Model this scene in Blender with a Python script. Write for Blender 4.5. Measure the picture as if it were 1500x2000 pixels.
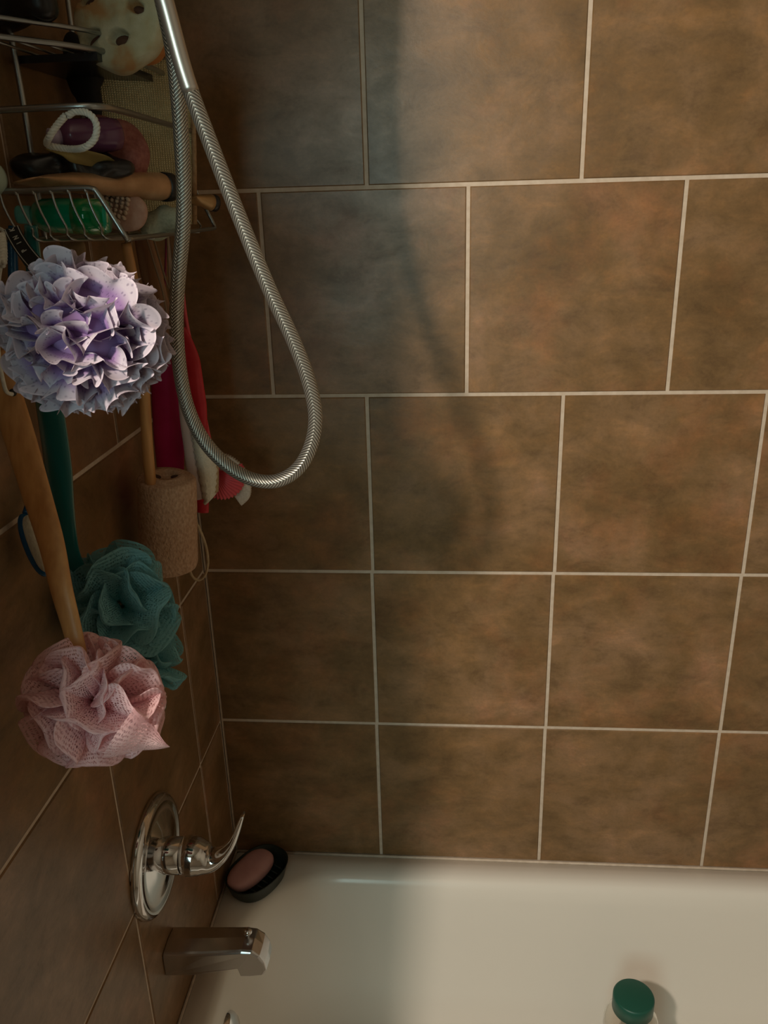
import bpy, math, random
from mathutils import Vector, Matrix, noise
random.seed(7)
PI = math.pi
C = bpy.context.scene.collection
S = bpy.context.scene
for o in list(bpy.data.objects): bpy.data.objects.remove(o)

# ------------------------------------------------------------------ camera
FPX = 1623.92; YAW, PIT, ROL = -0.0884191, 0.3586602, -0.0285518
CAM = Vector((0.43298, -1.29416, 1.21370))
FW = Vector((math.sin(YAW)*math.cos(PIT), math.cos(YAW)*math.cos(PIT), -math.sin(PIT)))
_r = Vector((math.cos(YAW), -math.sin(YAW), 0)); _u = _r.cross(FW)
RT = math.cos(ROL)*_r + math.sin(ROL)*_u
UP = -math.sin(ROL)*_r + math.cos(ROL)*_u
cam = bpy.data.objects.new('camera', bpy.data.cameras.new('camera')); C.objects.link(cam)
cam.matrix_world = Matrix(((RT.x, UP.x, -FW.x, CAM.x), (RT.y, UP.y, -FW.y, CAM.y), (RT.z, UP.z, -FW.z, CAM.z), (0, 0, 0, 1)))
cam.data.sensor_fit = 'VERTICAL'; cam.data.sensor_height = 36; cam.data.lens = FPX/2000*36
cam.data.clip_start = .02
S.camera = cam
# ------------------------------------------------------------------ world, lamps, exposure
W = bpy.data.worlds.new('world'); S.world = W; W.use_nodes = True
W.node_tree.nodes['Background'].inputs[0].default_value = (.5, .6, .7, 1)
W.node_tree.nodes['Background'].inputs[1].default_value = .02
def area(name, loc, target, size, energy, col, sy=None):
    l = bpy.data.lights.new(name, 'AREA'); l.shape = 'RECTANGLE' if sy else 'DISK'
    l.size = size; l.energy = energy; l.color = col
    if sy: l.size_y = sy
    o = bpy.data.objects.new(name, l); C.objects.link(o); o.location = loc
    o.rotation_euler = (Vector(target)-Vector(loc)).to_track_quat('-Z', 'Y').to_euler(); return o
area('vanity_lamp', (-.20, -1.70, 1.75), (.7, 0, .5), .11, 25, (1, .86, .70))
area('window_daylight', (-.10, -2.52, 1.22), (.2, 0, .8), .62, 11, (.66, .97, .92), 1.0)
S.view_settings.view_transform = 'Standard'; S.view_settings.look = 'None'
S.view_settings.gamma = 1; S.view_settings.use_curve_mapping = False
S.view_settings.exposure = 0.0

# ------------------------------------------------------------------ helpers
def at(px, py, ax, val):
    """world point on the ray of a photo pixel at a chosen real depth plane"""
    d = FW + RT*((px-750)/FPX) + UP*((1000-py)/FPX)
    return CAM + d*((val-CAM[ax])/d[ax])
def tag(o, label=None, cat=None, group=None, kind=None):
    if label: o['label'] = label
    if cat: o['category'] = cat
    if group: o['group'] = group
    if kind: o['kind'] = kind
    return o
def empty(name, loc, label, cat, group=None):
    o = bpy.data.objects.new(name, None); C.objects.link(o); o.location = loc; o.empty_display_size = .01
    return tag(o, label, cat, group)
def mesh(name, V, F, m, parent=None, smooth=True, uv=None, loc=None):
    me = bpy.data.meshes.new(name); 
    off = Vector(loc) if loc is not None else (parent.location if parent is not None and parent.parent is None else None)
    if parent is not None and parent.parent is not None: off = parent.parent.location + parent.location
    if off is None: off = Vector((0, 0, 0))
    me.from_pydata([tuple(Vector(v)-off) for v in V], [], F)
    if smooth: me.polygons.foreach_set('use_smooth', [True]*len(me.polygons))
    if uv:
        l = me.uv_layers.new(name='UVMap')
        for p in me.polygons:
            for li, vi in zip(p.loop_indices, p.vertices): l.data[li].uv = uv[vi]
    if m: me.materials.append(m)
    o = bpy.data.objects.new(name, me); C.objects.link(o)
    if parent is not None: o.parent = parent
    elif loc is not None: o.location = loc
    return o
def join(*parts):
    V, F = [], []
    for v, f in parts:
        n = len(V); V += list(v); F += [tuple(i+n for i in q) for q in f]
    return V, F
def spline(pts, n=8):
    P = [Vector(p) for p in pts]; out = []
    for i in range(len(P)-1):
        a = P[max(i-1, 0)]; b = P[i]; c = P[i+1]; d = P[min(i+2, len(P)-1)]
        for k in range(n):
            t = k/n
            out.append(.5*((2*b)+(c-a)*t+(2*a-5*b+4*c-d)*t*t+(3*b-a-3*c+d)*t*t*t))
    out.append(P[-1]); return out
def lerp_list(L, t):
    x = t*(len(L)-1); i = min(int(x), len(L)-2); f = x-i
    return L[i]*(1-f)+L[i+1]*f
def tube(path, r, n=10, ry=None, up=None, cap=True, closed=False, uvl=None):
    """r, ry: number or list spread over the path; up fixes the frame (ry is measured along up)"""
    P = [Vector(p) for p in path]; m = len(P); V = []; F = []; UV = []
    nrm = None; L = 0
    for i, p in enumerate(P):
        if closed: t = (P[(i+1) % m]-P[i-1])
        else: t = P[min(i+1, m-1)]-P[max(i-1, 0)]
        if t.length < 1e-9: t = Vector((0, 0, 1))
        t.normalize()
        if up is not None: a = Vector(up)
        elif nrm is None: a = Vector((0, 0, 1)) if abs(t.z) < .9 else Vector((0, 1, 0))
        else: a = nrm
        a = a - t*a.dot(t)
        if a.length < 1e-6: a = t.orthogonal()
        a.normalize(); nrm = a; b = t.cross(a)
        f = i/(m-1)
        rr = lerp_list(r, f) if isinstance(r, (list, tuple)) else r
        r2 = rr if ry is None else (lerp_list(ry, f) if isinstance(ry, (list, tuple)) else ry)
        if i: L += (P[i]-P[i-1]).length
        for k in range(n):
            q = 2*PI*k/n
            V.append(p+b*(math.cos(q)*rr)+a*(math.sin(q)*r2)); UV.append((k/n, L))
    for i in range(m-1 if not closed else m):
        j = (i+1) % m
        for k in range(n):
            k2 = (k+1) % n
            F.append((i*n+k, i*n+k2, j*n+k2, j*n+k))
    if cap and not closed:
        F.append(tuple(range(n-1, -1, -1))); F.append(tuple((m-1)*n+k for k in range(n)))
    if uvl is not None: uvl += UV
    return V, F
def lathe(prof, o, axis=(0, 0, 1), n=32):
    """prof: list of (radius, height along axis)"""
    ax = Vector(axis).normalized(); a = ax.orthogonal().normalized(); b = ax.cross(a); o = Vector(o)
    V = []; F = []
    for r, h in prof:
        for k in range(n):
            q = 2*PI*k/n; V.append(o+ax*h+a*(r*math.cos(q))+b*(r*math.sin(q)))
    for i in range(len(prof)-1):
        for k in range(n):
            k2 = (k+1) % n; F.append((i*n+k, i*n+k2, (i+1)*n+k2, (i+1)*n+k))
    if prof[0][0] > 1e-6: F.append(tuple(range(n-1, -1, -1)))
    if prof[-1][0] > 1e-6: F.append(tuple((len(prof)-1)*n+k for k in range(n)))
    return V, F
def blob(c, rad, rot=None, n=20, m=12, p=2.0, amp=0, fr=30, seed=0, squash=None):
    """superellipsoid lump"""
    V = []; F = []; R = rot or Matrix.Identity(3); c = Vector(c)
    sp = lambda x: math.copysign(abs(x)**(2/p), x)
    for i in range(m+1):
        th = -PI/2+PI*i/m
        for k in range(n):
            ph = 2*PI*k/n
            v = Vector((sp(math.cos(th))*sp(math.cos(ph))*rad[0], sp(math.cos(th))*sp(math.sin(ph))*rad[1], sp(math.sin(th))*rad[2]))
            if amp: v *= 1+amp*noise.noise(v*fr+Vector((seed, 0, 0)))
            V.append(c+R@v)
    for i in range(m):
        for k in range(n):
            k2 = (k+1) % n; F.append((i*n+k, i*n+k2, (i+1)*n+k2, (i+1)*n+k))
    return V, F
def frame(dirv, side):
    """3x3 with local x = side, local z = dirv"""
    z = Vector(dirv).normalized(); x = Vector(side); x = (x-z*x.dot(z)).normalized(); y = z.cross(x)
    return Matrix((x, y, z)).transposed()
def box(c, h, rot=None):
    R = rot or Matrix.Identity(3); c = Vector(c)
    V = [c+R@Vector((x*h[0], y*h[1], z*h[2])) for x in (-1, 1) for y in (-1, 1) for z in (-1, 1)]
    return V, [(0, 1, 3, 2), (4, 6, 7, 5), (0, 4, 5, 1), (2, 3, 7, 6), (0, 2, 6, 4), (1, 5, 7, 3)]
def bevel(o, w=.002, seg=2):
    b = o.modifiers.new('bevel', 'BEVEL'); b.width = w; b.segments = seg; b.limit_method = 'ANGLE'; return o
def subd(o, l=1):
    s = o.modifiers.new('sub', 'SUBSURF'); s.levels = l; s.render_levels = l; return o

# ------------------------------------------------------------------ materials
def mat(name, col, rough=.5, metal=0, spec=.5, trans=0, **kw):
    m = bpy.data.materials.new(name); m.use_nodes = True; nt = m.node_tree; b = nt.nodes['Principled BSDF']
    b.inputs['Base Color'].default_value = (*col, 1); b.inputs['Roughness'].default_value = rough
    b.inputs['Metallic'].default_value = metal; b.inputs['Specular IOR Level'].default_value = spec
    b.inputs['Transmission Weight'].default_value = trans
    for k, v in kw.items(): b.inputs[k.replace('_', ' ')].default_value = v
    return m
def N(m, t, **kw):
    n = m.node_tree.nodes.new(t)
    for k, v in kw.items():
        if hasattr(n, k): setattr(n, k, v)
        else: n.inputs[k].default_value = v
    return n
def L(m, a, b): m.node_tree.links.new(a, b)
def ramp(m, fac, stops):
    r = N(m, 'ShaderNodeValToRGB'); L(m, fac, r.inputs[0]); e = r.color_ramp.elements
    while len(e) < len(stops): e.new(.5)
    for q, (p, c) in zip(e, stops): q.position = p; q.color = (*c, 1)
    return r
def mottled(name, c1, c2, scale=60, rough=.6, bump=.3, detail=6, dist=.002, spec=.4, mid=(.35, .65), obj=True, stretch=None, rand=0):
    m = mat(name, c1, rough, spec=spec); b = m.node_tree.nodes['Principled BSDF']
    tc = N(m, 'ShaderNodeTexCoord'); src = tc.outputs['Object']
    if stretch:
        mp = N(m, 'ShaderNodeMapping'); mp.inputs['Scale'].default_value = stretch; L(m, src, mp.inputs[0]); src = mp.outputs[0]
    n = N(m, 'ShaderNodeTexNoise', Scale=scale, Detail=detail); L(m, src, n.inputs['Vector'])
    r = ramp(m, n.outputs[0], [(mid[0], c1), (mid[1], c2)]); L(m, r.outputs[0], b.inputs['Base Color'])
    if bump:
        bp = N(m, 'ShaderNodeBump', Strength=bump, Distance=dist); L(m, n.outputs[0], bp.inputs['Height']); L(m, bp.outputs[0], b.inputs['Normal'])
    return m
def make_tile():
    m = mat('ceramic_tile', (.2, .12, .06), .36, spec=.5); b = m.node_tree.nodes['Principled BSDF']
    g = N(m, 'ShaderNodeNewGeometry'); oi = N(m, 'ShaderNodeObjectInfo')
    mul = N(m, 'ShaderNodeMath', operation='MULTIPLY'); mul.inputs[1].default_value = 37; L(m, oi.outputs['Random'], mul.inputs[0])
    add = N(m, 'ShaderNodeVectorMath', operation='ADD'); L(m, g.outputs['Position'], add.inputs[0]); L(m, mul.outputs[0], add.inputs[1])
    n1 = N(m, 'ShaderNodeTexNoise', Scale=7.0, Detail=7, Roughness=.62, Distortion=.35); L(m, add.outputs[0], n1.inputs['Vector'])
    n2 = N(m, 'ShaderNodeTexNoise', Scale=17, Detail=10, Roughness=.74, Distortion=.3); mpp = N(m, 'ShaderNodeMapping'); mpp.inputs['Scale'].default_value = (.75, .75, 1.35); L(m, add.outputs[0], mpp.inputs[0]); L(m, mpp.outputs[0], n2.inputs['Vector'])
    n3 = N(m, 'ShaderNodeTexNoise', Scale=240, Detail=4); L(m, add.outputs[0], n3.inputs['Vector'])
    r1 = ramp(m, n1.outputs[0], [(.30, (.150, .084, .034)), (.47, (.202, .116, .051)), (.60, (.252, .147, .074)), (.72, (.31, .180, .103))])
    r2 = ramp(m, n2.outputs[0], [(.36, (.72, .71, .68)), (.46, (.93, .94, .92)), (.54, (1.05, 1.04, 1.02)), (.64, (1.30, 1.24, 1.18))])
    mx = N(m, 'ShaderNodeMixRGB', blend_type='MULTIPLY'); mx.inputs[0].default_value = 1
    L(m, r1.outputs[0], mx.inputs[1]); L(m, r2.outputs[0], mx.inputs[2])
    n4 = N(m, 'ShaderNodeTexNoise', Scale=5.5, Detail=5, Roughness=.7); ad4 = N(m, 'ShaderNodeVectorMath', operation='ADD'); ad4.inputs[1].default_value = (3.1, 7.7, 1.3); L(m, add.outputs[0], ad4.inputs[0]); L(m, ad4.outputs[0], n4.inputs['Vector'])
    r4 = ramp(m, n4.outputs[0], [(.50, (1, 1, 1)), (.66, (1.20, 1.02, 1.0))]); mx4 = N(m, 'ShaderNodeMixRGB', blend_type='MULTIPLY'); mx4.inputs[0].default_value = 1
    L(m, mx.outputs[0], mx4.inputs[1]); L(m, r4.outputs[0], mx4.inputs[2]); mx = mx4
    r3 = ramp(m, n3.outputs[0], [(.3, (.90, .90, .90)), (.6, (1.04, 1.04, 1.04))])
    mx2 = N(m, 'ShaderNodeMixRGB', blend_type='MULTIPLY'); mx2.inputs[0].default_value = .6
    L(m, mx.outputs[0], mx2.inputs[1]); L(m, r3.outputs[0], mx2.inputs[2]); L(m, mx2.outputs[0], b.inputs['Base Color'])
    bp = N(m, 'ShaderNodeBump', Strength=.22, Distance=.002); L(m, n2.outputs[0], bp.inputs['Height']); L(m, bp.outputs[0], b.inputs['Normal'])
    rr = ramp(m, n2.outputs[0], [(.3, (.40,)*3), (.7, (.27,)*3)]); L(m, rr.outputs[0], b.inputs['Roughness'])
    return m
M = {}
M['tile'] = make_tile()
M['grout'] = mottled('grout', (.56, .45, .35), (.64, .53, .43), 90, .85, .4, dist=.001)
M['tub'] = mat('tub_enamel', (.82, .77, .70), .22, spec=.5)
M['paint'] = mat('wall_paint', (.40, .34, .27), .8)
M['floor'] = mat('floor_vinyl', (.20, .16, .12), .6)
M['chrome'] = mat('chrome', (.72, .72, .73), .07, 1)
M['satin'] = mat('satin_nickel', (.42, .42, .41), .30, 1)
M['wire'] = mat('wire_steel', (.36, .38, .38), .32, 1)
M['black'] = mat('black_rubber', (.008, .008, .009), .45)
M['blackgloss'] = mat('black_plastic', (.012, .012, .014), .25)

def pouf_mat(name, edge, inner, hole=0, dots=False, fs=900, trl=.35):
    """fabric ribbon: uv.x along ribbon (metres), uv.y 0 core .. 1 hem"""
    m = mat(name, edge, .85, spec=.2); nt = m.node_tree; b = nt.nodes['Principled BSDF']
    tc = N(m, 'ShaderNodeTexCoord'); sx = N(m, 'ShaderNodeSeparateXYZ'); L(m, tc.outputs['UV'], sx.inputs[0])
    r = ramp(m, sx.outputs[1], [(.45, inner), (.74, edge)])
    out = r.outputs[0]
    if dots:
        vo = N(m, 'ShaderNodeTexVoronoi', Scale=1.0); mp = N(m, 'ShaderNodeMapping'); mp.inputs['Scale'].default_value = (210, 7, 1)
        L(m, tc.outputs['UV'], mp.inputs[0]); L(m, mp.outputs[0], vo.inputs['Vector'])
        rd = ramp(m, vo.outputs['Distance'], [(.14, (.45, .42, .50)), (.34, (1, 1, 1))])
        mx = N(m, 'ShaderNodeMixRGB', blend_type='MULTIPLY'); mx.inputs[0].default_value = .75
        L(m, out, mx.inputs[1]); L(m, rd.outputs[0], mx.inputs[2]); out = mx.outputs[0]
        rim = ramp(m, sx.outputs[1], [(.93, (1, 1, 1)), (.97, (1.25, 1.22, 1.2))])
        mx3 = N(m, 'ShaderNodeMixRGB', blend_type='MULTIPLY'); mx3.inputs[0].default_value = 1
        L(m, out, mx3.inputs[1]); L(m, rim.outputs[0], mx3.inputs[2]); out = mx3.outputs[0]
    L(m, out, b.inputs['Base Color'])
    tr = N(m, 'ShaderNodeBsdfTranslucent'); L(m, out, tr.inputs[0])
    ms = N(m, 'ShaderNodeMixShader'); ms.inputs[0].default_value = trl; L(m, b.outputs[0], ms.inputs[1]); L(m, tr.outputs[0], ms.inputs[2])
    last = ms.outputs[0]
    if hole:
        mp = N(m, 'ShaderNodeMapping'); mp.inputs['Scale'].default_value = (fs, fs*.055, 1); L(m, tc.outputs['UV'], mp.inputs[0])
        vo = N(m, 'ShaderNodeTexVoronoi', Scale=1.0, Randomness=.35); L(m, mp.outputs[0], vo.inputs['Vector'])
        gt = N(m, 'ShaderNodeMath', operation='LESS_THAN'); gt.inputs[1].default_value = hole; L(m, vo.outputs['Distance'], gt.inputs[0])
        lt = N(m, 'ShaderNodeMath', operation='LESS_THAN'); lt.inputs[1].default_value = .965; L(m, sx.outputs[1], lt.inputs[0])
        ml = N(m, 'ShaderNodeMath', operation='MULTIPLY'); L(m, gt.outputs[0], ml.inputs[0]); L(m, lt.outputs[0], ml.inputs[1])
        tp = N(m, 'ShaderNodeBsdfTransparent'); m2 = N(m, 'ShaderNodeMixShader')
        L(m, ml.outputs[0], m2.inputs[0]); L(m, last, m2.inputs[1]); L(m, tp.outputs[0], m2.inputs[2]); last = m2.outputs[0]
    L(m, last, nt.nodes['Material Output'].inputs[0])
    return m
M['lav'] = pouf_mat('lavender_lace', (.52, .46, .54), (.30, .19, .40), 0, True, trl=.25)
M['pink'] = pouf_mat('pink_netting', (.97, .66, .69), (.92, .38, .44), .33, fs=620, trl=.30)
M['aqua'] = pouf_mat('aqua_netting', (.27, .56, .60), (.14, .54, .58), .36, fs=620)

# ------------------------------------------------------------------ the setting
TS = .308; GR = .0058
def tile_mesh(w, h, cache={}):
    k = (round(w, 4), round(h, 4))
    if k in cache: return cache[k]
    a, b = w/2, h/2; c = .0014; t = .007
    V = [(-a, t, -b), (a, t, -b), (a, t, b), (-a, t, b), (-a, c, -b), (a, c, -b), (a, c, b), (-a, c, b),
         (-a+c, 0, -b+c), (a-c, 0, -b+c), (a-c, 0, b-c), (-a+c, 0, b-c)]
    F = [(8, 9, 10, 11)]
    for i in range(4):
        j = (i+1) % 4; F += [(4+i, 4+j, 8+j, 8+i), (i, j, 4+j, 4+i)]
    me = bpy.data.meshes.new('tile'); me.from_pydata(V, [], F); me.materials.append(M['tile']); cache[k] = me; return me
def tiles(parent, rows, x0, x1, left):
    for z0, z1, joints in rows:
        js = [x0]+[j for j in joints if x0+.02 < j < x1-.02]+[x1]
        for a, b in zip(js[:-1], js[1:]):
            ga = GR/2; w = b-a-GR; h = z1-z0-GR
            o = bpy.data.objects.new('tile', tile_mesh(w, h)); C.objects.link(o); o.parent = parent
            cx, cz = (a+b)/2, (z0+z1)/2; jit = random.uniform(-.0003, .0003)
            e = random.uniform(-.0011, .0011)
            if left: o.location = (jit, -cx, cz); o.rotation_euler = (0, e, PI/2)
            else: o.location = (cx, jit, cz); o.rotation_euler = (0, e, 0)
def struct(name, V, F, m): return tag(mesh(name, V, F, m, smooth=False), kind='structure')
wb = struct('wall_back', *box((.80, .0320, .805), (.80, .030, 1.205)), M['grout'])
wl = struct('wall_left', *box((-.0320, -.44, .805), (.030, .50, 1.205)), M['grout'])
pitch = lambda o: [(o+i)*TS for i in range(-1, 8)]
rows_b = [(0.0, TS, pitch(.952)), (TS, 2*TS, pitch(.955)), (2*TS, 3*TS, pitch(.961)), (3*TS, 4*TS, pitch(.4735)),
          (4*TS, 5*TS, pitch(.995)), (5*TS, 6*TS, pitch(.47)), (6*TS, 6.5*TS, pitch(.99))]
jl = [.428*TS, 1.455*TS, 2.60*TS]; jh = [.917*TS, 2.00*TS]
rows_l = [(0.0, TS, jl), (TS, 2*TS, jl), (2*TS, 3*TS, jl), (3*TS, 4*TS, jh), (4*TS, 5*TS, jl), (5*TS, 6*TS, jh), (6*TS, 6.5*TS, jl)]
tiles(wb, rows_b, 0.001, 1.585, False)
tiles(wl, rows_l, 0.001, .935, True)
struct('wall_right', *box((1.63, -1.35, .805), (.04, 1.4, 1.205)), M['paint'])
struct('wall_front', *join(box((-.76, -2.62, .8), (.34, .04, 1.2)), box((.90, -2.62, .8), (.69, .04, 1.2)), box((-.10, -2.62, .15), (.32, .04, .55)), box((-.10, -2.62, 1.87), (.32, .04, .135))), M['paint'])
struct('wall_bath_left', *join(box((-1.12, -1.75, .8), (.03, .92, 1.2)), box((-.58, -.90, .8), (.51, .03, 1.2))), M['paint'])
struct('floor', *box((.25, -1.3, -.44), (1.45, 1.4, .02)), M['floor'])
struct('ceiling', *box((.25, -1.3, 2.03), (1.45, 1.4, .02)), M['paint'])
M['frame'] = mat('window_frame_white', (.55, .55, .52), .5)
wf = struct('window_1', *join(box((-.41, -2.58, 1.22), (.02, .03, .54)), box((.21, -2.58, 1.22), (.02, .03, .54)), box((-.10, -2.58, 1.74), (.33, .03, .02)), box((-.10, -2.58, .70), (.33, .03, .02))), M['frame'])

# ------------------------------------------------------------------ bathtub
def build_tub():
    X0, X1, Y0, Y1 = .002, 1.52, -.765, -.002
    def loop(x0, x1, y0, y1, r, z, k=10):
        P = []
        for cx, cy, a0 in ((x1-r, y1-r, 0), (x0+r, y1-r, PI/2), (x0+r, y0+r, PI), (x1-r, y0+r, 3*PI/2)):
            for i in range(k+1):
                a = a0+PI/2*i/k; P.append((cx+r*math.cos(a), cy+r*math.sin(a), z))
        return P
    def inner(d, z, r): return loop(.047+d*.9, 1.47-d*1.6, -.700+d, -.050-d, r, z)
    Ls = [loop(X0, X1, Y0, Y1, .004, -.40), loop(X0, X1, Y0, Y1, .004, -.006), loop(X0+.003, X1-.003, Y0+.003, Y1-.003, .004, 0.0),
          loop(.040, 1.478, -.708, -.040, .185, .0005), inner(0, -.002, .178), inner(.006, -.007, .174), inner(.012, -.018, .170), inner(.017, -.040, .168), inner(.030, -.12, .165),
          inner(.044, -.20, .160), inner(.056, -.27, .155), inner(.064, -.300, .15), inner(.078, -.330, .14), inner(.100, -.350, .12), inner(.14, -.358, .09), inner(.22, -.360, .05)]
    n = len(Ls[0]); V = sum(Ls, []); F = []
    for i in range(len(Ls)-1):
        for k in range(n):
            k2 = (k+1) % n; F.append((i*n+k, i*n+k2, (i+1)*n+k2, (i+1)*n+k))
    F.append(tuple((len(Ls)-1)*n+k for k in range(n)))
    F = [tuple(reversed(f)) for f in F]
    t = empty('bathtub', (.76, -.38, -.40), 'glossy cream-white enamel bathtub below the brown tiles', 'bathtub')
    b = mesh('tub_shell', V, F, M['tub'], t)
    c = Vector((.0655, -.335, -.072)); ax = Vector((1, 0, .16))
    mesh('overflow_plate', *lathe([(.001, .012), (.018, .012), (.029, .010), (.034, .005), (.036, 0), (.036, -.004)], c, ax, 40), M['chrome'], t)
    mesh('screw', *lathe([(0, .0145), (.004, .014), (.005, .011)], c+ax*.0002+Vector((0, 0, .015)), ax, 12), M['chrome'], t)
    return t
build_tub()
tag(mesh('trim_1', *tube([(.003, -.002, .001), (.75, -.002, .001), (1.52, -.002, .001)], .0028, 8), M['grout']), kind='structure')
tag(mesh('trim_2', *tube([(.002, -.003, .001), (.002, -.4, .001), (.002, -.76, .001)], .0028, 8), M['grout']), kind='structure')

# ------------------------------------------------------------------ shower curtain on its rod (just outside the frame, it shades the left end)
M['curtain'] = mat('curtain_cloth', (.42, .36, .30), .85)
rod = mesh('curtain_rod', *tube([(-.002, -.885, 1.93), (.8, -.885, 1.93), (1.595, -.885, 1.93)], .0125, 14), M['satin'])
tag(rod, 'straight metal shower curtain rod across the front of the tub', 'curtain rod')
V = []; F = []; nc = 60
for j in range(12):
    for i in range(nc+1):
        t = i/nc; V.append((.004+.074*t+.003*math.sin(j*.5), -.885+.018*math.sin(t*PI*9+j*.12), 1.915-j*.19))
for j in range(11):
    for i in range(nc): F.append((j*(nc+1)+i, j*(nc+1)+i+1, (j+1)*(nc+1)+i+1, (j+1)*(nc+1)+i))
cu = tag(mesh('shower_curtain', V, F, M['curtain']), 'beige cloth shower curtain gathered at the left end of its rod', 'curtain')
cu.modifiers.new('solid', 'SOLIDIFY').thickness = .002

# ------------------------------------------------------------------ valve
def build_valve():
    c = Vector((0, -.368, .332))
    t = empty('shower_valve', c, 'chrome shower valve with round wall plate and curved lever', 'faucet')
    mesh('wall_plate', *lathe([(.088, 0), (.088, .004), (.086, .009), (.081, .0125), (.075, .0130), (.071, .0105), (.060, .0125), (.040, .017), (.026, .020), (.001, .020)], c, (1, 0, 0), 72), M['chrome'], t)
    mesh('sleeve', *lathe([(.0265, .018), (.0262, .020), (.0262, .0435), (.024, .0445), (.001, .0445)], c, (1, 0, 0), 48), M['chrome'], t)
    tag(mesh('gasket', *lathe([(.0240, .044), (.0250, .0445), (.0250, .0480), (.001, .0480)], c, (1, 0, 0), 48), M['black'], t), 'thin black ring')
    pts = [(349, 1669), (358, 1669), (372, 1671), (388, 1674), (404, 1676), (421, 1671), (436, 1660), (449, 1644), (459, 1625), (467, 1606), (474, 1590)]
    P = [at(x, y, 1, -.368) for x, y in pts]
    d = P[0]; off = Vector((c.x+.0475, c.y, c.z))-d
    P = [p+off*(1-i/len(P)) for i, p in enumerate(P)]
    rz = [.0275, .0290, .0283, .0242, .0180, .0115, .0078, .0058, .0045, .0036, .0020]
    ry = [.0275, .0290, .0280, .0245, .0200, .0160, .0135, .0125, .0115, .0100, .0060]
    h = mesh('lever', *tube(spline(P, 6), rz, 28, ry, up=(0, 1, 0)), M['chrome'], t)
    return t
build_valve()

# ------------------------------------------------------------------ tub spout
def build_spout():
    yn, yf = -.392, -.338; z0 = at(322, 1866, 1, yn).z
    t = empty('tub_spout', (0, -.365, z0-.02), 'chrome tub spout with flat sides and a small diverter knob', 'faucet')
    pts = [(321, 1867), (400, 1866), (470, 1864), (490, 1866), (505, 1874), (515, 1888), (519, 1902), (513, 1911), (490, 1912), (470, 1911), (464, 1896), (430, 1899), (380, 1906), (321, 1907)]
    P = [at(x, y, 1, yn) for x, y in pts]; P[0].x = P[-1].x = 0.0005
    V = []; F = []; n = len(P)
    # cross slices in y: near face, then arched roof, far face
    sl = [(yn+.0025, -.0015, .985), (yn, -.004, .995), (yn, -.004, 1.0)]
    ys = [(0.0, .93), (.04, .985), (.10, 1.0), (.5, 1.02), (.90, 1.0), (.96, .985), (1.0, .93)]
    cz = sum(p.z for p in P)/n; cx = sum(p.x for p in P)/n
    for s, k in ys:
        for i, p in enumerate(P):
            f = min(p.x/.15, 1); half = (yf-yn)/2*(1-.16*f*f); ym = (yn+yf)/2
            top = i in (0, 1, 2, 3)
            z = cz+(p.z-cz)*k + (.004*math.sin(s*PI) if top else 0)
            x = cx+(p.x-cx)*k if p.x > .004 else p.x
            V.append((x, ym+(2*s-1)*half, z))
    for j in range(len(ys)-1):
        for i in range(n):
            i2 = (i+1) % n; F.append((j*n+i, j*n+i2, (j+1)*n+i2, (j+1)*n+i))
    F.append(tuple(range(n-1, -1, -1))); F.append(tuple((len(ys)-1)*n+i for i in range(n)))
    o = mesh('spout_body', V, [tuple(reversed(f)) for f in F], M['spout'], t, smooth=False); bevel(o, .0022, 3)
    o.modifiers['bevel'].angle_limit = math.radians(28)
    for p in o.data.polygons: p.use_smooth = False
    k = at(486, 1842, 1, -.366)
    zt = max(v[2] for v in V[3*n:4*n] if abs(v[0]-k.x) < .03)
    mesh('diverter_knob', *lathe([(.0028, -.004), (.0028, .008), (.0058, .0085), (.0066, .0115), (.0058, .015), (.003, .0165), (.0005, .0168)], (k.x, -.365, zt-.001), (0, 0, 1), 20), M['chrome'], t)
M['spout'] = mat('spout_chrome', (.62, .63, .65), .22, 1)
build_spout()

# ------------------------------------------------------------------ soap and dish
def build_soap():
    c = Vector((.064, -.080, 0.0)); a = math.atan2(.099, .056); R = Matrix.Rotation(a, 3, 'Z')
    m = mat('dish_rubber', (.012, .020, .014), .5)
    nn = 48; prof = [(.62, .0012), (.80, .0012), (.86, .006), (.97, .030), (1.0, .034), (.965, .034), (.86, .014), (.78, .009), (.001, .008)]
    V = []; F = []
    for s, z in prof:
        for k in range(nn):
            q = 2*PI*k/nn; x = math.copysign(abs(math.cos(q))**.85, math.cos(q))*.066*s; y = math.copysign(abs(math.sin(q))**.85, math.sin(q))*.048*s
            V.append(c+R@Vector((x, y, z)))
    for i in range(len(prof)-1):
        for k in range(nn): k2 = (k+1) % nn; F.append((i*nn+k, i*nn+k2, (i+1)*nn+k2, (i+1)*nn+k))
    F.append(tuple(range(nn-1, -1, -1)))
    d = empty('soap_dish', c, 'dark green oval soap dish on the tub corner', 'soap dish')
    mesh('dish_bowl', V, F, m, d)
    for i in range(-3, 4):
        mesh('ridge', *tube([c+R@Vector((i*.014, -.026, .0098)), c+R@Vector((i*.014, 0, .0105)), c+R@Vector((i*.014, .026, .0098))], .0022, 8), m, d)
    sm = mottled('pink_soap', (.56, .29, .28), (.62, .34, .33), 30, .45, .1)
    s = mesh('soap_bar', *blob(c+R@Vector((-.006, .010, .0300)), (.053, .0285, .0180), R@Matrix.Rotation(.12, 3, 'X'), 36, 20, 2.5, .03, 25), sm, loc=c+Vector((0, 0, .012)))
    tag(s, 'dusty pink bar of soap lying in the dark oval dish', 'soap')
build_soap()

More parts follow.
